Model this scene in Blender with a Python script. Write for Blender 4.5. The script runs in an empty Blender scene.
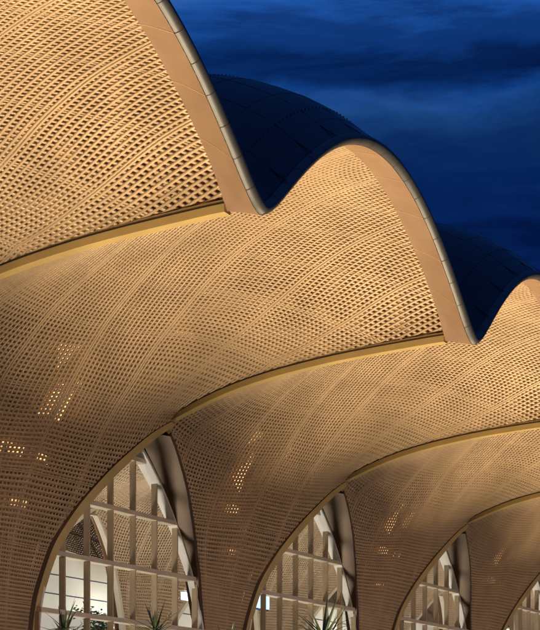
import bpy, math, random
import numpy as np
from mathutils import Vector
S = bpy.context.scene
PI = math.pi
L = 18.0            # bay width in metres; all n-suffixed numbers below are in bays
CAMZ = 1.6
TH = math.radians(28.9)
PC = 2.30           # distance of the column row from the camera, in bays
X0 = 2.845          # bay position of the second visible column

# ---------------------------------------------------------------- camera
cam = bpy.data.cameras.new('camera'); co = bpy.data.objects.new('camera', cam)
S.collection.objects.link(co); S.camera = co
co.location = (0, 0, CAMZ)
co.rotation_euler = (PI/2, 0, TH - PI/2)
cam.sensor_fit = 'HORIZONTAL'; cam.sensor_width = 36
cam.lens = 36*1600/540
cam.shift_y = (761.5-315)/540
cam.clip_end = 3000; cam.clip_start = .5

# ---------------------------------------------------------------- view, world
S.view_settings.view_transform = 'Standard'; S.view_settings.look = 'None'
S.view_settings.exposure = 0.0; S.view_settings.gamma = 1
S.view_settings.use_curve_mapping = False
S.cycles.max_bounces = 6; S.cycles.diffuse_bounces = 4; S.cycles.glossy_bounces = 3
S.cycles.transmission_bounces = 4; S.cycles.transparent_max_bounces = 12
S.cycles.sample_clamp_indirect = 4.0
S.cycles.caustics_reflective = False; S.cycles.caustics_refractive = False

W = bpy.data.worlds.new('World'); S.world = W; W.use_nodes = True
nt = W.node_tree; N = nt.nodes; K = nt.links
N.clear()
out = N.new('ShaderNodeOutputWorld'); bg = N.new('ShaderNodeBackground')
K.new(bg.outputs[0], out.inputs[0])
sky = N.new('ShaderNodeTexSky'); sky.sky_type = 'NISHITA'; sky.sun_disc = False
sky.sun_elevation = math.radians(-4.0); sky.sun_rotation = math.radians(200); sky.air_density = 1.0; sky.dust_density = .3; sky.ozone_density = 6
tc = N.new('ShaderNodeTexCoord')
mp = N.new('ShaderNodeMapping'); mp.inputs['Scale'].default_value = (1.0, 1.0, 5.5); mp.inputs['Location'].default_value = (3.1, 1.7, .55)
mp.inputs['Rotation'].default_value = (0, math.radians(-10), math.radians(25))
K.new(tc.outputs['Generated'], mp.inputs[0])
n1 = N.new('ShaderNodeTexNoise'); n1.inputs['Scale'].default_value = 4.2; n1.inputs['Detail'].default_value = 7; n1.inputs['Roughness'].default_value = .64
n1.inputs['Distortion'].default_value = .35
K.new(mp.outputs[0], n1.inputs['Vector'])
cr = N.new('ShaderNodeValToRGB'); e = cr.color_ramp.elements
e[0].position = .40; e[0].color = (.50, .52, .58, 1)
e[1].position = .66; e[1].color = (3.0, 1.55, 1.12, 1)
m_ = e.new(.50); m_.color = (1.0, 1.0, 1.0, 1)
K.new(n1.outputs['Fac'], cr.inputs[0])
# dusk tone: deep blue low down, stronger blue higher up, the Nishita sky tinting it
sep = N.new('ShaderNodeSeparateXYZ'); K.new(tc.outputs['Generated'], sep.inputs[0])
g = N.new('ShaderNodeValToRGB'); e = g.color_ramp.elements
e[0].position = .0; e[0].color = (.002, .012, .075, 1)
e[1].position = .80; e[1].color = (.006, .05, .24, 1)
for pos, c in ((.27, (.0015, .015, .095)), (.355, (.0015, .018, .11)), (.372, (.004, .042, .20)), (.380, (.007, .058, .27)), (.390, (.002, .022, .12)), (.402, (.003, .03, .155)), (.412, (.009, .075, .33)), (.445, (.014, .095, .40)), (.52, (.005, .045, .22))):
    x_ = e.new(pos); x_.color = (*c, 1)
nz = N.new('ShaderNodeTexNoise'); nz.inputs['Scale'].default_value = 5.5; nz.inputs['Detail'].default_value = 6; nz.inputs['Roughness'].default_value = .6
mp2 = N.new('ShaderNodeMapping'); mp2.inputs['Scale'].default_value = (1, 1, 3.2); K.new(tc.outputs['Generated'], mp2.inputs[0]); K.new(mp2.outputs[0], nz.inputs['Vector'])
ms_ = N.new('ShaderNodeMath'); ms_.operation = 'MULTIPLY_ADD'; K.new(nz.outputs['Fac'], ms_.inputs[0]); ms_.inputs[1].default_value = .075
ad2 = N.new('ShaderNodeMath'); ad2.operation = 'ADD'; ad2.inputs[1].default_value = -.0375; K.new(sep.outputs['Z'], ad2.inputs[0]); K.new(ad2.outputs[0], ms_.inputs[2])
K.new(ms_.outputs[0], g.inputs[0])
mul = N.new('ShaderNodeMixRGB'); mul.blend_type = 'MULTIPLY'; mul.inputs[0].default_value = 1
K.new(g.outputs[0], mul.inputs[1]); K.new(cr.outputs[0], mul.inputs[2])
sc_ = N.new('ShaderNodeMixRGB'); sc_.blend_type = 'MULTIPLY'; sc_.inputs[0].default_value = 1; sc_.inputs[2].default_value = (.05, .05, .05, 1)
K.new(sky.outputs[0], sc_.inputs[1])
ad = N.new('ShaderNodeMixRGB'); ad.blend_type = 'ADD'; ad.inputs[0].default_value = 1
K.new(mul.outputs[0], ad.inputs[1]); K.new(sc_.outputs[0], ad.inputs[2])
K.new(ad.outputs[0], bg.inputs[0]); bg.inputs[1].default_value = .92

def lamp(kind, name, loc, energy, color, aim=None, size=.5, **kw):
    d = bpy.data.lights.new(name, kind); d.energy = energy; d.color = color
    if kind == 'AREA': d.size = size
    elif kind == 'SUN': d.angle = size
    else: d.shadow_soft_size = size
    for k, v in kw.items(): setattr(d, k, v)
    o = bpy.data.objects.new(name, d); S.collection.objects.link(o); o.location = loc
    if aim is not None:
        o.rotation_euler = (Vector(aim)-Vector(loc)).to_track_quat('-Z', 'Y').to_euler()
    return o
WARM = (1.0, .785, .51)
lamp('SUN', 'afterglow_sun', (0, -50, 60), .05, (.55, .75, 1.0), aim=(10, 0, 0), size=math.radians(20))

# ---------------------------------------------------------------- materials
def mat(name, col, rough=.5, metal=0., var=.12, vscale=1.5, bump=0., bscale=30., spec=.5, aniso=None, alpha=None):
    m = bpy.data.materials.new(name); m.use_nodes = True
    n = m.node_tree.nodes; k = m.node_tree.links; p = n['Principled BSDF']
    p.inputs['Roughness'].default_value = rough; p.inputs['Metallic'].default_value = metal
    p.inputs['Specular IOR Level'].default_value = spec
    t = n.new('ShaderNodeTexCoord'); no = n.new('ShaderNodeTexNoise'); no.inputs['Scale'].default_value = vscale; no.inputs['Detail'].default_value = 6
    k.new(t.outputs['Object'], no.inputs['Vector'])
    r = n.new('ShaderNodeValToRGB'); c = Vector(col[:3])
    r.color_ramp.elements[0].position = .3; r.color_ramp.elements[0].color = (*(c*(1-var)), 1)
    r.color_ramp.elements[1].position = .7; r.color_ramp.elements[1].color = (*(c*(1+var)), 1)
    k.new(no.outputs['Fac'], r.inputs[0]); k.new(r.outputs[0], p.inputs['Base Color'])
    if bump:
        n2 = n.new('ShaderNodeTexNoise'); n2.inputs['Scale'].default_value = bscale; n2.inputs['Detail'].default_value = 4
        k.new(t.outputs['Object'], n2.inputs['Vector'])
        b = n.new('ShaderNodeBump'); b.inputs['Strength'].default_value = bump; b.inputs['Distance'].default_value = .02
        k.new(n2.outputs['Fac'], b.inputs['Height']); k.new(b.outputs[0], p.inputs['Normal'])
    return m
def lit(name, col, strength):
    m = bpy.data.materials.new(name); m.use_nodes = True
    p = m.node_tree.nodes['Principled BSDF']
    p.inputs['Base Color'].default_value = (*col, 1)
    p.inputs['Emission Color'].default_value = (*col, 1); p.inputs['Emission Strength'].default_value = strength
    return m
M = dict(
    lattice=mat('anodised_lattice', (.49, .348, .205), .42, .2, .13, .6),
    seam=mat('panel_seam', (.58, .37, .19), .4, .3, .08, .5),
    lining=mat('cavity_lining', (.52, .32, .17), .8, 0, .2, .6),
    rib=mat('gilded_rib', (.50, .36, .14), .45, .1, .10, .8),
    jamb=mat('bronze_jamb', (.09, .052, .024), .45, .4, .10, .8),  # bronze, with the unlit look of the reveal darkened into its colour
    soffit=mat('copper_soffit', (.37, .237, .148), .42, .3, .12, .9, bump=.05, bscale=2.5),
    trim=mat('steel_trim', (.085, .085, .085), .5, .5, .12, 1.2, bump=.06, bscale=5),
    roof=mat('dark_roof_panel', (.016, .017, .024), .40, .1, .3, .5, bump=.06, bscale=1.5, spec=.3),
    roofseam=mat('roof_seam', (.05, .06, .08), .5, .3, .2, .5),
    mullion=mat('bronze_mullion', (.56, .44, .29), .45, .3, .1, 1),
    transom=mat('pale_transom', (.72, .62, .46), .4, .3, .1, 1),
    white=mat('white_frame', (.72, .68, .60), .5, 0, .06, 1),
    cream=mat('cream_wall', (.70, .66, .56), .6, 0, .10, .25),
    dark=mat('dark_gap', (.015, .010, .007), .9),
    navy=mat('navy_band', (.03, .045, .10), .4, 0, .1, 1),
    concrete=mat('paving', (.25, .23, .21), .8, 0, .15, .4, bump=.1),
    floor=mat('hall_floor', (.38, .34, .29), .25, 0, .1, .4),
    leaf=mat('blade_leaf', (.07, .11, .035), .45, 0, .35, 6),
    trunk=mat('palm_trunk', (.12, .09, .06), .8, 0, .3, 9, bump=.5, bscale=20),
    steel=mat('brace_steel', (.62, .50, .34), .5, .2, .1, 1),
    green=lit('green_sign_face', (.05, .55, .25), 1.2),
    strip=lit('strip_lamp', (1.0, .55, .20), 1.7),  # emission standing in for lit struts behind the lattice
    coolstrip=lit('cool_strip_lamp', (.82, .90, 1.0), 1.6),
    screen=lit('blue_screen', (.35, .62, 1.0), 2.5),  # emissive blue standing in for reflections in the glass
)
gl = bpy.data.materials.new('window_glass'); gl.use_nodes = True
n = gl.node_tree.nodes; k = gl.node_tree.links; n.clear()
o_ = n.new('ShaderNodeOutputMaterial'); mx = n.new('ShaderNodeMixShader'); tr = n.new('ShaderNodeBsdfTransparent'); gs = n.new('ShaderNodeBsdfGlossy')
lw = n.new('ShaderNodeLayerWeight'); lw.inputs['Blend'].default_value = .22
tr.inputs[0].default_value = (.86, .90, .92, 1); gs.inputs['Roughness'].default_value = .03
k.new(lw.outputs['Fresnel'], mx.inputs[0]); k.new(tr.outputs[0], mx.inputs[1]); k.new(gs.outputs[0], mx.inputs[2]); k.new(mx.outputs[0], o_.inputs[0])
M['glass'] = gl
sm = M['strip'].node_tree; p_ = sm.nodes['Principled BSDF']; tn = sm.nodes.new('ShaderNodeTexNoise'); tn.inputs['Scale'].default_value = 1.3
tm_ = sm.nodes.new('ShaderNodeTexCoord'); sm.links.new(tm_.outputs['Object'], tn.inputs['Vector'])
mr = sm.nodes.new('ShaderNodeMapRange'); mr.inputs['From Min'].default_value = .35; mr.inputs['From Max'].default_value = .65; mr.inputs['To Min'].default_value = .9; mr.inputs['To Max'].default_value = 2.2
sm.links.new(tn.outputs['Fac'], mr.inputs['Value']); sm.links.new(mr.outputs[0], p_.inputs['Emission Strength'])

# ---------------------------------------------------------------- mesh helpers
def mesh_np(name, V, Fq, smooth=False):
    me = bpy.data.meshes.new(name)
    V = np.asarray(V, dtype=np.float32); Fq = np.asarray(Fq, dtype=np.int32)
    me.vertices.add(len(V)); me.vertices.foreach_set('co', V.ravel())
    me.loops.add(Fq.size); me.loops.foreach_set('vertex_index', Fq.ravel())
    me.polygons.add(len(Fq)); me.polygons.foreach_set('loop_start', np.arange(len(Fq), dtype=np.int32)*4)
    me.update(calc_edges=True)
    if smooth: me.polygons.foreach_set('use_smooth', np.ones(len(Fq), dtype=bool))
    me.validate(); return me
class MB:
    def __init__(s): s.v = []; s.f = []
    def box(s, lo, hi):
        b = len(s.v); x0, y0, z0 = lo; x1, y1, z1 = hi
        s.v += [(x0,y0,z0),(x1,y0,z0),(x1,y1,z0),(x0,y1,z0),(x0,y0,z1),(x1,y0,z1),(x1,y1,z1),(x0,y1,z1)]
        s.f += [tuple(b+i for i in q) for q in ((0,3,2,1),(4,5,6,7),(0,1,5,4),(1,2,6,5),(2,3,7,6),(3,0,4,7))]; return s
    def bar(s, a, b, r, n=6, r2=None):
        a = Vector(a); b = Vector(b); d = (b-a).normalized(); u = d.orthogonal().normalized(); w = d.cross(u); r2 = r if r2 is None else r2
        i0 = len(s.v)
        for c, rr in ((a, r), (b, r2)):
            for i in range(n):
                t = 2*PI*i/n; s.v.append(tuple(c+u*math.cos(t)*rr+w*math.sin(t)*rr))
        for i in range(n): s.f.append((i0+i, i0+(i+1) % n, i0+n+(i+1) % n, i0+n+i))
        s.f.append(tuple(i0+n-1-i for i in range(n))); s.f.append(tuple(i0+n+i for i in range(n))); return s
    def sweep(s, rings, closed=True, cap=True):
        i0 = len(s.v); m = len(rings[0])
        for r in rings: s.v += [tuple(p) for p in r]
        rng = range(m if closed else m-1)
        for j in range(len(rings)-1):
            for i in rng: s.f.append((i0+j*m+i, i0+j*m+(i+1) % m, i0+(j+1)*m+(i+1) % m, i0+(j+1)*m+i))
        if cap and closed:
            s.f.append(tuple(i0+m-1-i for i in range(m))); s.f.append(tuple(i0+(len(rings)-1)*m+i for i in range(m)))
        return s
    def mesh(s, name, smooth=False):
        me = bpy.data.meshes.new(name); me.from_pydata(s.v, [], s.f); me.validate(); me.update()
        if smooth:
            for p in me.polygons: p.use_smooth = True
        return me
def link(name, me, m=None, parent=None, loc=(0,0,0)):
    if m is not None and not me.materials:
        for q in (m if isinstance(m, (list, tuple)) else [m]): me.materials.append(q)
    o = bpy.data.objects.new(name, me); S.collection.objects.link(o); o.parent = parent; o.location = loc; return o
def empty(name, loc=(0,0,0), parent=None, rz=0):
    o = bpy.data.objects.new(name, None); S.collection.objects.link(o); o.location = loc; o.parent = parent; o.rotation_euler = (0,0,rz); return o
def tag(o, label=None, cat=None, group=None, kind=None):
    if label: o['label'] = label
    if cat: o['category'] = cat
    if group: o['group'] = group
    if kind: o['kind'] = kind
    return o

# ---------------------------------------------------------------- the vault surface
# local bay coordinates: xn along the facade from the column axis, yn outwards (towards the viewer), zn up from camera height
GZ = -CAMZ/L
RW = np.arange(15.)
YC = np.array([.042,.042,.042,.046,.063,.112,.217,.313,.405,.496,.593,.69,.79,.91,1.03])
ZC = np.array([GZ,.10,.235,.363,.49,.645,.82,.945,1.028,1.094,1.143,1.176,1.199,1.214,1.222])
YE = np.array([.040,.040,.040,.043,.058,.105,.205,.49,.755,1.02,1.28,1.54,1.80,2.06,2.3])
ZE = np.array([GZ,.10,.235,.365,.49,.655,.864,.93,.956,.96,.96,.96,.96,.96,.96])
SY = np.array([.0,.13,.20,.26,.37,.50,.65,.80,.91,1.2]); SZ = np.array([.755,.835,.862,.885,.915,.936,.950,.957,.960,.960])
def pch(x, X, Y):
    # monotone-ish cubic interpolation
    x = np.clip(x, X[0], X[-1]); d = np.diff(Y)/np.diff(X); m = np.empty_like(Y)
    m[0] = d[0]; m[-1] = d[-1]
    s = d[1:]*d[:-1] > 0; m[1:-1] = np.where(s, 2*d[1:]*d[:-1]/np.where(s, d[1:]+d[:-1], 1), 0)
    i = np.clip(np.searchsorted(X, x, side='right')-1, 0, len(X)-2); h = X[i+1]-X[i]; t = (x-X[i])/h
    return (2*t**3-3*t**2+1)*Y[i]+(t**3-2*t**2+t)*h*m[i]+(-2*t**3+3*t**2)*Y[i+1]+(t**3-t**2)*h*m[i+1]
Cy = lambda y: pch(y, YC[3:], ZC[3:])
Vy = lambda y: pch(y, SY, SZ)
XR_Z = np.array([GZ,.10,.235,.362,.50,.604,.697,.763,.805,.836,1.5]); XR_X = np.array([.085,.085,.090,.105,.150,.219,.303,.380,.438,.5,.5])
xr = lambda z: np.interp(z, XR_Z, XR_X) if np.ndim(z) else float(np.interp(z, XR_Z, XR_X))
def xbound(x, z):
    b = np.interp(z, XR_Z, XR_X); return np.minimum(np.where(np.asarray(x) < 0, b+np.interp(z, [.0, .30, .60, .75], [.005, .022, .042, .048]), b), .5)
def Fz(x, y):
    c = np.clip(np.cos(PI*np.clip(np.abs(x), 0, .5)), 0, 1)**pch(y, np.array([0, .2, .5, .91, 2.5]), np.array([1.05, 1.1, 1.30, .90, .90]))
    return Vy(y)+(Cy(y)-Vy(y))*c
def surf(x, w, ymax):
    # x = signed bay offset, w = ring index, both arrays
    ax = np.minimum(np.abs(x), .5)
    for _ in range(3):
        c = np.cos(PI*ax); yc, ye = pch(w, RW, YC), pch(w, RW, YE)
        y = yc+(ye-yc)*(1-c); zl = pch(w, RW, ZE)+(pch(w, RW, ZC)-pch(w, RW, ZE))*c
        lo = np.clip(w-5.6, 0, 1); lo = lo*lo*(3-2*lo); z = zl*(1-lo)+Fz(ax, y)*lo
        b = np.where(z < .836, xbound(x, z), .5)
        b = np.where(w >= 6.2, .5, b)
        ax = np.minimum(ax, b)
    over = y > ymax
    y2 = np.minimum(y, ymax); z = np.where(over, np.where(w >= 6, Fz(ax, y2), z), z)
    return np.stack([np.sign(x)*ax, y2, z], -1), over, (np.abs(x) > ax+1e-6)
RAT_W = np.array([0,2,3,4,5,6,7,8,9,10,13,14.]); RAT = np.array([.6,.6,.8,1.15,1.60,1.70,1.57,1.38,1.22,1.13,1.0,1.0])
# fascia arc-length parameter
_x = np.linspace(0, .5, 400); _z = Fz(_x, np.full(400, .91)); _s = np.r_[0, np.cumsum(np.hypot(np.diff(_x), np.diff(_z)))]
def xF(m): return np.sign(m)*np.interp(np.abs(m)*.0088, _s, _x)+np.sign(m)*np.maximum(np.abs(m)*.0088-_s[-1], 0)*.5
NC = 14
def XW(m, w): return xF(m)*(1+(pch(w, RAT_W, RAT)-1)*np.where(w > 6, np.interp(np.abs(m), [14, 28, 42, 75], [1, .84, .62, .5])*np.clip(w-6, 0, 1)+1*(1-np.clip(w-6, 0, 1)), 1))
def WW(m, w): return w+np.where(m < 0, .50, .05)*np.sin(PI*np.clip(m, -56, 56)/56)*np.interp(w, [4, 7.5, 9, 13.2], [0, 1, 1, 0])

def to_m(P):  # bay coords -> metres, local to the bay origin on the ground
    Q = np.empty_like(P); Q[..., 0] = P[..., 0]*L; Q[..., 1] = -P[..., 1]*L; Q[..., 2] = (P[..., 2]-GZ)*L; return Q
def normals(x, w, ymax):
    e = .004
    a, _, _ = surf(x+e, w, 9); b, _, _ = surf(x-e, w, 9); c, _, _ = surf(x, w+.03, 9); d, _, _ = surf(x, w-.03, 9)
    u = to_m(a)-to_m(b); v = to_m(c)-to_m(d); n = np.cross(u, v); ln = np.linalg.norm(n, axis=-1, keepdims=True)
    n = n/np.maximum(ln, 1e-9)
    bad = ln[..., 0] < 1e-6; n[bad] = (0, -1, 0)
    n = n*np.where(np.cross(u, v)[..., 1:2]*0+1 > 0, 1, 1); s = np.where(n[..., 1]*1.0+n[..., 2]*1.0 > 0, -1, 1); return n*s[..., None]   # towards the viewer below and outside

def lattice(ymax, depth=.055, w0=2.2, wmax=13.3):
    MM = 76
    ms = np.arange(-MM, MM+1)*1.
    rows = [14, 14, 14, 14, 14, 20, 16, 15, 14, 14, 13, 12, 12, 12, 12]
    ws = [k+i/rows[k] for k in range(2, 14) for i in range(rows[k])]; ws = np.array([w for w in ws if w0 <= w <= wmax])
    ring = np.abs(ws-np.round(ws)) < 1e-6; pit = np.array([1/rows[int(w+1e-6)] for w in ws])
    G, ov, out = surf(XW(ms[:, None], ws[None, :]+ms[:, None]*0), WW(ms[:, None], ws[None, :]), ymax)
    good = ~(ov | out)
    cell = good[:-1, :-1] | good[1:, :-1] | good[:-1, 1:] | good[1:, 1:]
    up = np.clip((ws-5.0)/1.6, 0, 1); up = up*up*(3-2*up)      # 0 in the neck (flat slotted sheet), 1 in the vault (raised ribs)
    hl = .16+.055*up; hc = .285-.035*up
    pm = (np.round(ms) % NC == 0)
    V = []; F = []; nv = 0
    def grid(mm, wv):
        mm, wv = np.broadcast_arrays(mm, wv)
        x = XW(mm, wv); wv = WW(mm, wv); P, _, _ = surf(x, wv, ymax); Nn = normals(np.clip(P[..., 0], -.49, .49), wv, ymax)
        return to_m(P), Nn
    def add(PL, NL, PR, NR_, lift, use, along):
        nonlocal nv
        lay = np.stack([PL-NL*depth, PL+NL*lift, PR+NR_*lift, PR-NR_*depth], 2); n0, n1 = PL.shape[:2]
        idx = nv+np.arange(n0*n1*4).reshape(n0, n1, 4); V.append(lay.reshape(-1, 3)); nv += n0*n1*4
        for q in range(3):
            if along: F.append(np.stack([idx[:, :-1, q], idx[:, 1:, q], idx[:, 1:, q+1], idx[:, :-1, q+1]], -1)[use])
            else: F.append(np.stack([idx[:-1, :, q], idx[1:, :, q], idx[1:, :, q+1], idx[:-1, :, q+1]], -1)[use])
    # ribs running up the vault
    bars = [(i, m, 0., 1.) for i, m in enumerate(ms) if not pm[i]]+[(i, m, sg*.24, .0) for i, m in enumerate(ms) if pm[i] for sg in (-1, 1)]
    bi = np.array([b[0] for b in bars]); bc = np.array([b[1]+b[2] for b in bars])[:, None]; bh = np.where(np.array([b[3] for b in bars])[:, None] > 0, hl[None, :], .19)
    u = np.zeros((len(ms), len(ws)-1), bool); u[:-1] |= cell; u[1:] |= cell
    PL, NL = grid(bc-bh, ws[None, :]); PR, NR_ = grid(bc+bh, ws[None, :])
    lift = (-.004+.016*up)[None, :, None]+np.where(np.array([b[3] for b in bars]) > 0, 0, .003)[:, None, None]
    add(PL, NL, PR, NR_, lift, u[bi], True)
    # cross slats
    rb = [(j, 0., 1.) for j in range(len(ws)) if not ring[j]]+[(j, sg*.24, 0.) for j in range(len(ws)) if ring[j] for sg in (-1, 1)]
    rj = np.array([r[0] for r in rb]); rc = np.array([ws[r[0]]+r[1]*pit[r[0]] for r in rb])[None, :]
    rh = np.array([(hc[r[0]] if r[2] else .17)*pit[r[0]] for r in rb])[None, :]
    u = np.zeros((len(ms)-1, len(ws)), bool); u[:, :-1] |= cell; u[:, 1:] |= cell
    PL, NL = grid(ms[:, None], rc-rh); PR, NR_ = grid(ms[:, None], rc+rh)
    lift = np.array([(-.004*up[r[0]] if r[2] else .002-.006*up[r[0]]) for r in rb])[None, :, None]
    add(PL, NL, PR, NR_, lift, u[:, rj], False)
    V = np.concatenate(V); F = np.concatenate(F)
    P = V[F]; ar = np.linalg.norm(np.cross(P[:, 2]-P[:, 0], P[:, 3]-P[:, 1]), axis=1); F = F[ar > 1e-5]
    u, inv = np.unique(F, return_inverse=True); return mesh_np('lattice_shell', V[u], inv.reshape(F.shape))
def lining(ymax, off=.75, name='lining'):
    xs = np.linspace(-.5, .5, 61); ws = np.linspace(1.0, 13.6, 90)
    X, Wg = np.meshgrid(xs, ws, indexing='ij'); bnd = np.ones_like(X)
    P, ov, _ = surf(X, Wg, ymax)
    # compress x so each ring spans rib to rib
    xb = np.where(P[..., 2] < .836, xbound(X, P[..., 2]), .5)
    P, ov, _ = surf(X*2*np.minimum(xb, .5)*.999, Wg, ymax)
    Nn = normals(np.clip(P[..., 0], -.49, .49), Wg, ymax); 
    o = off*np.clip((Wg-1)/3, .35, 1)*np.interp(P[..., 1], [.6, .85], [1, .22]); Q = to_m(P)-Nn*o[..., None]
    idx = np.arange(Q[..., 0].size).reshape(Q.shape[:2]); F = np.stack([idx[:-1, :-1], idx[1:, :-1], idx[1:, 1:], idx[:-1, 1:]], -1).reshape(-1, 4)
    V = Q.reshape(-1, 3); A = V[F]; ar = np.linalg.norm(np.cross(A[:, 2]-A[:, 0], A[:, 3]-A[:, 1]), axis=1); F = F[ar > 1e-4]
    u, inv = np.unique(F, return_inverse=True); return mesh_np(name, V[u], inv.reshape(F.shape), True)
LAT = lattice(.91); LIN = lining(.91)
YI = .45
LATI = lattice(YI); LINI = lining(YI); LATC = lattice(YI, w0=5.5)

# ---------------------------------------------------------------- ribs
def edge(side):
    w = np.linspace(0, 6.3, 500); P, _, _ = surf(np.full(500, side*.7), w, .91); P[:, 0] = np.abs(P[:, 0]); P = P[P[:, 0] < .4985]
    cum = np.r_[0, np.cumsum(np.linalg.norm(np.diff(P, axis=0), axis=1))]; t = np.linspace(0, cum[-1], 64)
    E_ = np.stack([np.interp(t, cum, P[:, i]) for i in range(3)], 1)
    for _ in range(4): E_[1:-1] = (E_[:-2]+2*E_[1:-1]+E_[2:])/4
    return np.vstack([E_, [.5, .145, E_[-1, 2]+.004]])
EDGES = {1: edge(1), -1: edge(-1)}
WYN = .056      # bay coordinate of the window plane
def arch_rib(side, depth=None, w=.0165):
    rings = []; EDGE = EDGES[side]
    for i, (x, y, z) in enumerate(EDGE):
        a = EDGE[max(i-1, 0)]; b = EDGE[min(i+1, len(EDGE)-1)]; t = Vector((b[0]-a[0], b[2]-a[2])).normalized(); nx, nz = t.y, -t.x
        yb = y-max(.012, .82*(y-WYN)) if depth is None else y-depth
        ta = min(1, (len(EDGE)-1-i)/14); w_ = w*(.45+.55*ta)
        rings.append([(side*(x+nx*u)*L, -v*L, (z+nz*u-GZ)*L) for u, v in ((-.006, y+.007), (w_, y+.007), (w_, yb), (-.03, yb))])
    me = MB().sweep(rings).mesh('arch_rib')
    if depth is None:
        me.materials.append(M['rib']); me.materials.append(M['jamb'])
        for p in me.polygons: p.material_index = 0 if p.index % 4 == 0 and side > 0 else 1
    return me
def seam_beam():
    rings = []
    for y in np.r_[np.linspace(.125, .5, 22), np.linspace(.53, .905, 14)]:
        z = float(Vy(np.array(y))); w = .011; h_ = .0115+.0055*min(1, (y-.125)/.12)
        rings.append([((.5-w)*L, -y*L, (z+.004-GZ)*L), ((.5-w)*L, -y*L, (z-h_-GZ)*L), ((.5+w)*L, -y*L, (z-h_-GZ)*L), ((.5+w)*L, -y*L, (z+.004-GZ)*L)])
    return MB().sweep(rings).mesh('seam_beam')
def seam_gap():
    rings = []
    for y in np.r_[np.linspace(.14, .5, 22), np.linspace(.53, .905, 14)]:
        z = float(Vy(np.array(y))); w = .0122
        rings.append([((.5-w)*L, -y*L, (z+.000-GZ)*L), ((.5-w)*L, -y*L, (z-.0025-GZ)*L), ((.5-.0105)*L, -y*L, (z-.0025-GZ)*L), ((.5-.0105)*L, -y*L, (z+.000-GZ)*L)])
    return MB().sweep(rings).mesh('shadow_gap')

# ---------------------------------------------------------------- fascia: soffit band, rounded trim, roof
YO = .969
def bump_(x, eps=.20):
    c = np.abs(np.cos(PI*x)); r = (np.sqrt(c*c+eps*eps)-eps)/(math.sqrt(1+eps*eps)-eps); return r**.84
def zo(x): return .930+.262*bump_(x)      # outer edge of the soffit band
def zi(x): return float(Fz(np.array(x), np.array(.91)))
XS = np.linspace(-.5, .5, 97)
def fr(x):   # outward normal of the wave curve in the x-z plane (pointing up / out of the building)
    e = 1e-3; d = (zo(x+e)-zo(x-e))/(2*e); n = Vector((-d, 1)).normalized(); return n
def soff(x, t):
    xi = min(max(x, -.4995), .4995); ax, az = xi, zi(xi)-.002-.012*math.exp(-((.5-abs(xi))/.045)**2)
    return Vector(((ax+(x-ax)*t)*L, -(.905+(YO-.905)*t)*L, (az+(zo(x)-az)*(t**1.15)-GZ)*L))
XSF = np.linspace(-.5, .5, 193)
def soffit_mesh():
    rings = []
    for x in XSF:
        n = fr(x); r = [soff(x, t) for t in np.linspace(0, 1, 7)]; up = Vector((n.x, 0, n.y))*.2
        rings.append(r+[r[-1]+up, r[0]+up+Vector((0, 0, .15))])
    return MB().sweep(rings).mesh('soffit_band')
def soffit_joints():
    b = MB()
    s = np.r_[0, np.cumsum([math.hypot(XS[i+1]-XS[i], zo(XS[i+1])-zo(XS[i])) for i in range(len(XS)-1)])]
    for k in range(1, 10):
        x = float(np.interp(s[-1]*k/10, s, XS)); n = fr(x); t = Vector((n.y, -n.x)); g = .0009
        r = []
        for tt in np.linspace(.02, .99, 7):
            q = soff(x, tt); r.append([q+Vector((t.x*g*a-n.x*c, 0, t.y*g*a-n.y*c))*L for a, c in ((-1, -.001), (1, -.001), (1, .0005), (-1, .0005))])
        b.sweep(r)
    return b.mesh('panel_joint')
NR = .0104   # radius of the rounded trim
def trim_mesh():
    rings = []
    for x in XS:
        n = fr(x); r = []
        for a in np.linspace(-PI/2*1.0, PI/2, 11):
            u = math.sin(a)*NR+NR; v = math.cos(a)*NR*1.35
            r.append(((x+n.x*u)*L, -(YO+v+.001)*L, (zo(x)+n.y*u-GZ)*L))
        rings.append(r)
    return MB().sweep(rings, closed=False, cap=False).mesh('edge_trim', True)
def trim_joints():
    b = MB(); s = np.r_[0, np.cumsum([math.hypot(XS[i+1]-XS[i], zo(XS[i+1])-zo(XS[i])) for i in range(len(XS)-1)])]
    for k in range(1, 20):
        x = float(np.interp(s[-1]*k/20, s, XS)); n = fr(x); t = Vector((n.y, -n.x)); rr = []
        for g in (-.0006, .0006):
            r = []
            for a in np.linspace(-PI/2, PI/2, 11):
                for dd in (0,): 
                    u = math.sin(a)*(NR+.0003)+NR; v = math.cos(a)*(NR*1.35+.0003); r.append(((x+n.x*u+t.x*g)*L, -(YO+v+.001)*L, (zo(x)+n.y*u+t.y*g-GZ)*L))
            rr.append(r)
        b.sweep(rr, closed=False, cap=False)
    return b.mesh('trim_joint')
RY = np.array([-.6,.2,.45,.62,.71,.80,.88,YO]); RZ = np.array([.30,.25,.215,.185,.160,.122,.076,.0])
def ztop(x, y):
    r = float(pch(np.array(y), RY, RZ)); am = 1-.35*float(np.interp(y, [.2, .985], [1, 0]))
    return r, am
def roof_pt(x, y, lift=0.):
    r, am = ztop(x, y); n = fr(x); k = min(1, (YO-y)/.10); u = 2*NR
    X = x+n.x*u*(1-k*.0); b = bump_(x)
    Z = zo(x)+n.y*u + r + (1-am)*.293*(1-b)*.6
    return (X*L, -y*L, (Z+lift/L-GZ)*L)
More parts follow.
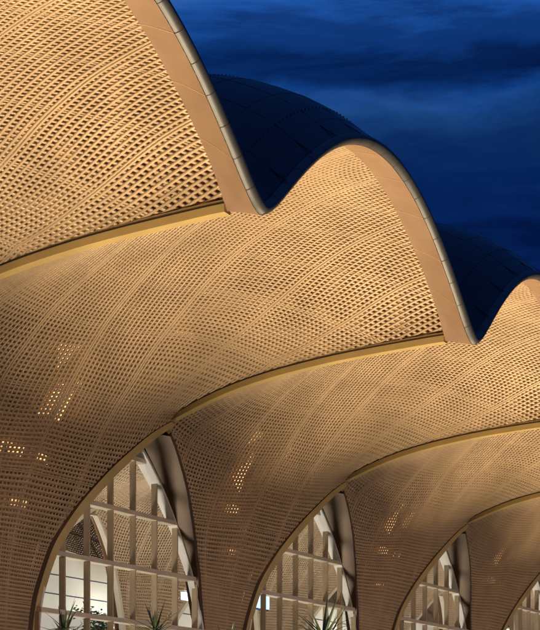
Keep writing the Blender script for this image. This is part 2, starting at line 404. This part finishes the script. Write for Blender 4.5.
def roof_mesh():
    V = []; F = []; ys = np.r_[np.linspace(YO, .2, 30), np.linspace(.1, -1.2, 8)]; n_ = len(XS)
    for y in ys:
        yy = y
        for x in XS:
            V.append(roof_pt(x, y))
    for j in range(len(ys)-1):
        for i in range(n_-1): F.append((j*n_+i, j*n_+i+1, (j+1)*n_+i+1, (j+1)*n_+i))
    me = bpy.data.meshes.new('roof_cladding'); me.from_pydata(V, [], F); me.update()
    for p in me.polygons: p.use_smooth = True
    return me
def roof_seams():
    b = MB()
    for y in (.93, .84, .74, .62, .48):
        rings = []
        for x in XS[1:-1]:
            p = Vector(roof_pt(x, y)); q = Vector(roof_pt(x, y-.0022)); n = fr(x); up = Vector((n.x, 0, n.y))
            rings.append([p-up*.02, p+up*.012, q+up*.012, q-up*.02])
        b.sweep(rings)
    for k in range(1, 10):
        x = -.5+k/10; rings = []
        for y in np.linspace(.975, .3, 20):
            p = Vector(roof_pt(x-.0008, y)); q = Vector(roof_pt(x+.0008, y)); n = fr(x); up = Vector((n.x, 0, n.y)); rings.append([p-up*.02, p+up*.010, q+up*.010, q-up*.02])
        b.sweep(rings)
    return b.mesh('roof_seam')
def roof_studs():   # low snow guards
    b = MB()
    for y in (.90, .70):
        for x in np.linspace(-.46, .46, 64):
            p = Vector(roof_pt(x, y)); n = fr(x); up = Vector((n.x, 0, n.y)); b.bar(p-up*.02, p+up*.035, .02, 4)
    return b.mesh('snow_stud')
# ---------------------------------------------------------------- steel branches, and glowing shapes imitating lit struts, in the neck cavity
def spt(x, w, inn):
    P, _, _ = surf(np.array([x]), np.array([w]), .91); Nn = normals(np.array([x]), np.array([w]), .91)
    return Vector(to_m(P)[0]-Nn[0]*inn)
def branches():
    b = MB()
    for x0, w0_, x1, w1 in ((0, 2.5, -.20, 7.2), (0, 2.5, -.07, 7.6), (0, 2.5, .07, 7.6), (0, 2.5, .20, 7.2)):
        q = [spt(x0+(x1-x0)*t**1.6, w0_+(w1-w0_)*t, .42+.2*t) for t in np.linspace(0, 1, 9)]
        for i in range(8): b.bar(q[i], q[i+1], .07)
    return b.mesh('branch_steel')
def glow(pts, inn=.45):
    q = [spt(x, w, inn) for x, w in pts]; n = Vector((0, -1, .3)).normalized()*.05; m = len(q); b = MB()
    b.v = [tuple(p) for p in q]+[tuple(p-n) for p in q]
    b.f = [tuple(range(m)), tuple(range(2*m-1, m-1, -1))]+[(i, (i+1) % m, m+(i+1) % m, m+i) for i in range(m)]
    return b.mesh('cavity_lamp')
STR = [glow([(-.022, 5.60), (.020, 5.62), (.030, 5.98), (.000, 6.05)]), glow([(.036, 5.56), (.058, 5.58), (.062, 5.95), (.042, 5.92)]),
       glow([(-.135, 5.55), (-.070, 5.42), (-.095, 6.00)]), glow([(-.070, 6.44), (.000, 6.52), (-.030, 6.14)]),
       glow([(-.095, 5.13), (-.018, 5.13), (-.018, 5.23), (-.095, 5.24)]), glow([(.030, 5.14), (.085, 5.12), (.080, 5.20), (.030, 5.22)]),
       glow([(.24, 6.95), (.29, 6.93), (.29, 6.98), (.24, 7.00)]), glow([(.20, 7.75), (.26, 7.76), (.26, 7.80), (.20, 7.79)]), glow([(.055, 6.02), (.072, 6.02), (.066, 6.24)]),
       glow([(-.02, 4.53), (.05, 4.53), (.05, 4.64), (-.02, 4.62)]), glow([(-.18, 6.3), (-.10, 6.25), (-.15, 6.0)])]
RIBRI, RIBLI = arch_rib(1, .012, .009), arch_rib(-1, .012, .009)
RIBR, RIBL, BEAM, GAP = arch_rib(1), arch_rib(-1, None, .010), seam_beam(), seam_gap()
SOF, SOFJ, TRIM, TRJ, ROOF, RSEAM, STUD, BRA = soffit_mesh(), soffit_joints(), trim_mesh(), trim_joints(), roof_mesh(), roof_seams(), roof_studs(), branches()

# ---------------------------------------------------------------- building
SX = .97   # bays are slightly narrower than they are deep
B = empty('terminal_building', ((X0+.5-.5*SX)*L, PC*L, 0)); B.scale = (SX, 1, 1)
tag(B, 'long terminal with golden perforated vaults, scalloped roof edge and arched windows', 'building')
BAYS = range(-2, 7); random.seed(4)
def merged(name, a, b, ma, mb):
    va = [v.co[:] for v in a.vertices]; n = len(va); me = bpy.data.meshes.new(name)
    me.from_pydata(va+[v.co[:] for v in b.vertices], [], [tuple(p.vertices) for p in a.polygons]+[tuple(n+i for i in p.vertices) for p in b.polygons])
    me.materials.append(ma); me.materials.append(mb); na = len(a.polygons); sm = [p.use_smooth for p in a.polygons]
    for p in me.polygons:
        p.material_index = 0 if p.index < na else 1; p.use_smooth = sm[p.index] if p.index < na else False
    me.update(); return me
SOF = merged('soffit_band', SOF, SOFJ, M['soffit'], M['seam']); TRIM = merged('edge_trim', TRIM, TRJ, M['trim'], M['dark'])
ROOF = merged('roof_cladding', merged('tmp', ROOF, RSEAM, M['roof'], M['roofseam']), STUD, M['roof'], M['roofseam'])
def place(name, me, m, parent, loc=(0, 0, 0), rz=0):
    o = link(name, me, m, parent, loc); o.rotation_euler = (0, 0, rz); return o
for k in BAYS:
    v = place('lattice_vault', LAT, M['lattice'], B, (k*L, 0, 0))
    place('cavity_lining', LIN, M['lining'], v)
    place('branch_steel', BRA, M['steel'], v)
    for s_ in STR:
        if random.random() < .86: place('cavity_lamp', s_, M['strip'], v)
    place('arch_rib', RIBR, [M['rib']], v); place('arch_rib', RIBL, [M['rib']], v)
    bm_ = place('seam_beam', BEAM, M['rib'], v); place('shadow_gap', GAP, M['dark'], v)
    r = place('roof_cladding', ROOF, None, B, (k*L, 0, 0))
    s = place('soffit_band', SOF, None, B, (k*L, 0, 0))
    t = place('edge_trim', TRIM, None, B, (k*L, 0, 0))

# ---------------------------------------------------------------- arched windows
WY = -WYN*L   # window plane (local, outward is -y)
def inside_top(x):
    E_ = EDGES[-1 if x > 0 else 1]; return float(np.interp(.5-abs(x), E_[:, 0], E_[:, 2]))
def xhalf(z, sd):
    E_ = EDGES[-sd]; return .5-float(np.interp(z, E_[:, 2], E_[:, 0]))
def box_mesh(lo, hi, name): return MB().box(lo, hi).mesh(name)
def arched_window(cx):
    w = empty('arched_window', (cx, 0, 0), B)
    # outer frame following the arch
    for sd in (-1, 1):
        rings = []; EDGE = EDGES[-sd]
        for i, (x, y, z) in enumerate(EDGE):
            a = EDGE[max(i-1, 0)]; b = EDGE[min(i+1, len(EDGE)-1)]; t = Vector((b[0]-a[0], b[2]-a[2])).normalized(); nx, nz = t.y, -t.x
            ys_ = -max(WYN+.001, y-.80*(y-WYN))*L
            rings.append([(sd*max(.5-(x+nx*q), .0004)*L, yy, (z+nz*q-GZ)*L) for q, yy in ((.007, ys_), (.014, ys_), (.014, WY+.34), (.002, WY+.34))])
        place('window_frame', MB().sweep(rings).mesh('window_frame'), M['white'], w)
    for i in range(-4, 5):
        x = i*.102+.01; zt = inside_top(x)+.01 if abs(x) < .40 else None
        if zt is None: continue
        place('mullion', box_mesh((x*L-.042, WY-.12, 0), (x*L+.042, WY+.18, (zt-GZ)*L), 'mullion'), M['mullion'], w)
    for k in range(-1, 6):
        z = .0778+.1368*k; 
        if z < GZ+.02: continue
        h0_, h1_ = xhalf(z+.005, -1), xhalf(z+.005, 1)
        if h1_ < .01: continue
        place('transom', box_mesh((-h0_*L, WY-.16, (z-.007-GZ)*L), (h1_*L, WY+.30, (z+.004-GZ)*L), 'transom'), M['transom'], w)
    V = []; zs = np.linspace(GZ, .81, 50); m = MB()
    for z in zs: V += [(-xhalf(z, -1)*L, WY+.05, (z-GZ)*L), (xhalf(z, 1)*L, WY+.05, (z-GZ)*L)]
    m.v = V; m.f = [(2*i, 2*i+1, 2*i+3, 2*i+2) for i in range(len(zs)-1)]
    place('glass_pane', m.mesh('glass_pane'), M['glass'], w)
    return w
for k in range(-1, 6): arched_window((k+.5)*L)

# ---------------------------------------------------------------- interior
RP = 2*YI  # row pitch in bays
for k in range(-1, 9):
    v = place('inner_vault', LATI, M['lattice'], B, (k*L, RP*L, 0)); place('inner_lining', LINI, M['lining'], v)
    place('arch_rib', RIBRI, M['transom'], v); place('arch_rib', RIBLI, M['transom'], v)
    place('inner_vault', LATC, M['lattice'], B, (k*L, RP*L, 0), PI)
x0, x1 = -2.5*L, 13*L
wy = (3.50-PC)*L
w = place('header_wall', box_mesh((x0, wy, (.54-GZ)*L), (x1, wy+.4, (.76-GZ)*L), 'header_wall'), M['cream'], B)
place('navy_band', box_mesh((x0, wy-.03, (.745-GZ)*L), (x1, wy-.002, (.762-GZ)*L), 'navy_band'), M['navy'], w)
for z in (.61, .68): place('wall_joint', box_mesh((x0, wy-.012, (z-GZ)*L-.03), (x1, wy-.002, (z-GZ)*L+.03), 'wall_joint'), M['navy'], w)
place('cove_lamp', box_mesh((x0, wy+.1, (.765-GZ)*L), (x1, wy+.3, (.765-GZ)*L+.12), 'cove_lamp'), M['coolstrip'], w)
rw = place('rear_wall', box_mesh((x0, (4.3-PC)*L, 0), (x1, (4.3-PC)*L+.4, 1.45*L), 'rear_wall'), M['cream'], B)
fl = place('hall_floor', box_mesh((x0, .02, .004), (x1, (4.3-PC)*L, .05), 'hall_floor'), M['floor'], B)

# ---------------------------------------------------------------- ground
g_ = MB(); g_.v = [(-900, -400, 0), (1500, -400, 0), (1500, 1500, 0), (-900, 1500, 0)]; g_.f = [(0, 1, 2, 3)]
tag(link('ground', g_.mesh('ground'), M['concrete']), 'pale grey paving in front of the terminal', None, None, 'structure')

# ---------------------------------------------------------------- uplights
for k in range(-2, 6):
    cx = (X0+.5-.5*SX+k*SX)*L
    lamp('AREA', 'forecourt_uplight', (cx+.06*L, (PC-.90)*L, .4), 1850, WARM, aim=(cx+.06*L, (PC-.86)*L, 20), size=1.0, spread=math.radians(80))
    lamp('AREA', 'facade_washer', (cx+.3*L, (PC-1.9)*L, 1.0), 360, (1.0, .82, .62), aim=(cx+.2*L, PC*L, 6), size=1.5, spread=math.radians(90))
    lamp('AREA', 'hall_uplight', (cx+.42*L, (PC+.17)*L, 3.5), 1200, (1.0, .88, .74), aim=(cx+.5*L, (PC+.45)*L, 20), size=3, spread=math.radians(150))
    lamp('AREA', 'wall_washer', (cx+.2*L, (PC+1.0)*L, 6.0), 1500, (1.0, .97, .92), aim=(cx+.2*L, (PC+1.2)*L, 12), size=2)

# ---------------------------------------------------------------- things inside the hall
def at(xb, p, zb): return Vector((xb*L, p*L, (zb-GZ)*L))
def slab(name, m, xb0, xb1, p, z0, z1, th=.12):
    a = at(xb0, p, z0); b = at(xb1, p, z1); o = link(name, MB().box((0, 0, 0), (b.x-a.x, th, b.z-a.z)).mesh(name), M[m]); o.location = a; return o
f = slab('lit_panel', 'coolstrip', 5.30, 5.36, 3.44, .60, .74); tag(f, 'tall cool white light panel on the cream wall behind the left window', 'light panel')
f = slab('light_box', 'coolstrip', 4.93, 5.06, 3.40, .500, .560); tag(f, 'low white light box under the cream wall behind the left window', 'light box')  # emissive panel added in place of bright glass
scr = empty('display_screen', at(4.60, 2.62, .515)); tag(scr, 'blue and white glowing display behind the second window', 'screen')  # panels added inside the hall to imitate reflections on the glass
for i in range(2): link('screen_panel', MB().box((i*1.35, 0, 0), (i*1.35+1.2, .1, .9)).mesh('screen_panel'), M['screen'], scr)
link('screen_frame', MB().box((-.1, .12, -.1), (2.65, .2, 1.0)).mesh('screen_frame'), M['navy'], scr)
sg = empty('exit_sign', at(5.17, 3.44, .632)); tag(sg, 'small green sign on the cream wall behind the left window', 'sign')
link('sign_face', MB().box((0, 0, 0), (1.1, .06, .5)).mesh('sign_face'), M['green'], sg)
link('sign_frame', MB().box((-.06, .065, -.06), (1.16, .12, .56)).mesh('sign_frame'), M['white'], sg)
for xa, xb_, z_, pp, lb in ((4.36, 4.52, .52, 2.72, 'cool white hanging light bar low behind the second window'), (5.62, 5.92, .555, 2.66, 'cool white hanging light bar low behind the third window'), (6.95, 7.2, .60, 2.66, 'cool white hanging light bar behind the fourth window at the right edge')):  # invented fittings, added to whiten the lower part of these windows
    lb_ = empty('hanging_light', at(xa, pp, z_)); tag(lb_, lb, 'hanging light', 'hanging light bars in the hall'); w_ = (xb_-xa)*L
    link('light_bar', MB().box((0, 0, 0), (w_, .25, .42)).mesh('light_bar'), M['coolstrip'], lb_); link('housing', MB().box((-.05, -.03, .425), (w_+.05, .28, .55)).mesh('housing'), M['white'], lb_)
    for q in (.15, .85): link('cable', MB().bar((w_*q, .12, .5), (w_*q, .12, 5.5), .02, 5).mesh('cable'), M['dark'], lb_)

# ---------------------------------------------------------------- plants
def blade(b, base, d, ln, w, droop, rnd):
    d = Vector(d).normalized(); side = d.cross(Vector((0, 0, 1))); side = side.normalized() if side.length > 1e-3 else Vector((1, 0, 0))
    rings = []; p = Vector(base); n = 7
    for i in range(n+1):
        t = i/n; ww = w*(math.sin(PI*min(1, .18+t*.82))**.8)*(1-t*.55)+.002; nrm = side.cross(d).normalized()*ww*.25
        rings.append([p-side*ww, p-nrm, p+side*ww, p+nrm]); d = (d+Vector((0, 0, -droop/n))).normalized(); p = p+d*ln/n
    b.sweep(rings)
def spiky(name, loc, crowns, label, nblade=46, ln=.62, seed=0):
    rnd = random.Random(seed); o = empty(name, loc); tag(o, label, 'plant', 'spiky plants in front of the windows')
    tb = MB()
    for cx, cy, cz, sc in crowns:
        q = [Vector((cx*.2*t+cx*.8*t*t+.04*math.sin(5*t+seed), cy*t*t, cz*t)) for t in np.linspace(0, 1, 9)]
        for i in range(8): tb.bar(q[i], q[i+1], .07*(1-.05*i), 8, .07*(1-.05*(i+1)))
    link('trunk', tb.mesh('trunk', True), M['trunk'], o)
    for cx, cy, cz, sc in crowns:
        b = MB()
        for i in range(nblade):
            a = rnd.uniform(0, 2*PI); el = math.asin(rnd.uniform(-.25, 1)); 
            blade(b, (cx+rnd.uniform(-.03, .03), cy+rnd.uniform(-.03, .03), cz+rnd.uniform(-.15, .1)), (math.cos(a)*math.cos(el), math.sin(a)*math.cos(el), math.sin(el)), ln*sc*rnd.uniform(.75, 1.15), .022*sc*rnd.uniform(.8, 1.2), .55*(1-math.sin(max(el, 0)))+.08, rnd)
        link('leaf_crown', b.mesh('leaf_crown'), M['leaf'], o)
sT, cT = math.sin(TH), math.cos(TH)
def scrn(x, Z): X = (x-270)/1600*Z; return Vector((cT*Z+sT*X, sT*Z-cT*X, 0))
def hz(y, Z): return CAMZ+(763-y)/1600*Z
spiky('spiky_plant', scrn(64, 30), [(0, 0, hz(633, 30), 1.0), (.35, .2, hz(650, 30), .9)], 'spiky dark plant with a flower stalk at the lower left window', seed=1)
spiky('spiky_plant', scrn(155, 30), [(0, 0, hz(636, 30), 1.0)], 'spiky plant fanning out below the right side of the left window', seed=2)
spiky('spiky_plant', scrn(324, 27), [(0, 0, hz(642, 27), 1.25)], 'large spiky plant in front of the second window', nblade=60, seed=3)
spiky('spiky_plant', scrn(228, 27), [(0, 0, hz(652, 27), 1.0)], 'small bright green spiky plant beside the second column', nblade=36, seed=5)
def leafy(name, loc, h, r, label, seed):
    rnd = random.Random(seed); o = empty(name, loc); tag(o, label, 'tree', 'small trees inside the hall')
    link('trunk', MB().bar((0, 0, 0), (0, 0, h-r*.6), .12, 8, .06).mesh('trunk'), M['trunk'], o); b = MB()
    cl = [Vector((rnd.gauss(0, .45)*r, rnd.gauss(0, .4)*r, h+rnd.uniform(-.8, .5)*r)) for _ in range(14)]
    for i in range(900):
        c = rnd.choice(cl); p = c+Vector((rnd.gauss(0, .2), rnd.gauss(0, .2), rnd.gauss(0, .16)))*r; d = Vector((rnd.uniform(-1, 1), rnd.uniform(-1, 1), rnd.uniform(-1, .4))).normalized(); u = d.orthogonal().normalized()*.05*r; i0 = len(b.v)
        b.v += [tuple(p), tuple(p+d*.08*r+u), tuple(p+d*.2*r), tuple(p+d*.08*r-u)]; b.f.append((i0, i0+1, i0+2, i0+3))
    link('crown', b.mesh('crown'), M['leaf'], o)
for x_, lb in ((4.62, 'leafy green tree low in the left window, nearest the left rib'), (4.86, 'leafy green tree low in the left window, beside the light box')): leafy('indoor_tree', at(x_, 3.25, GZ), (.49-GZ)*L, 1.5, lb, int(x_*100))
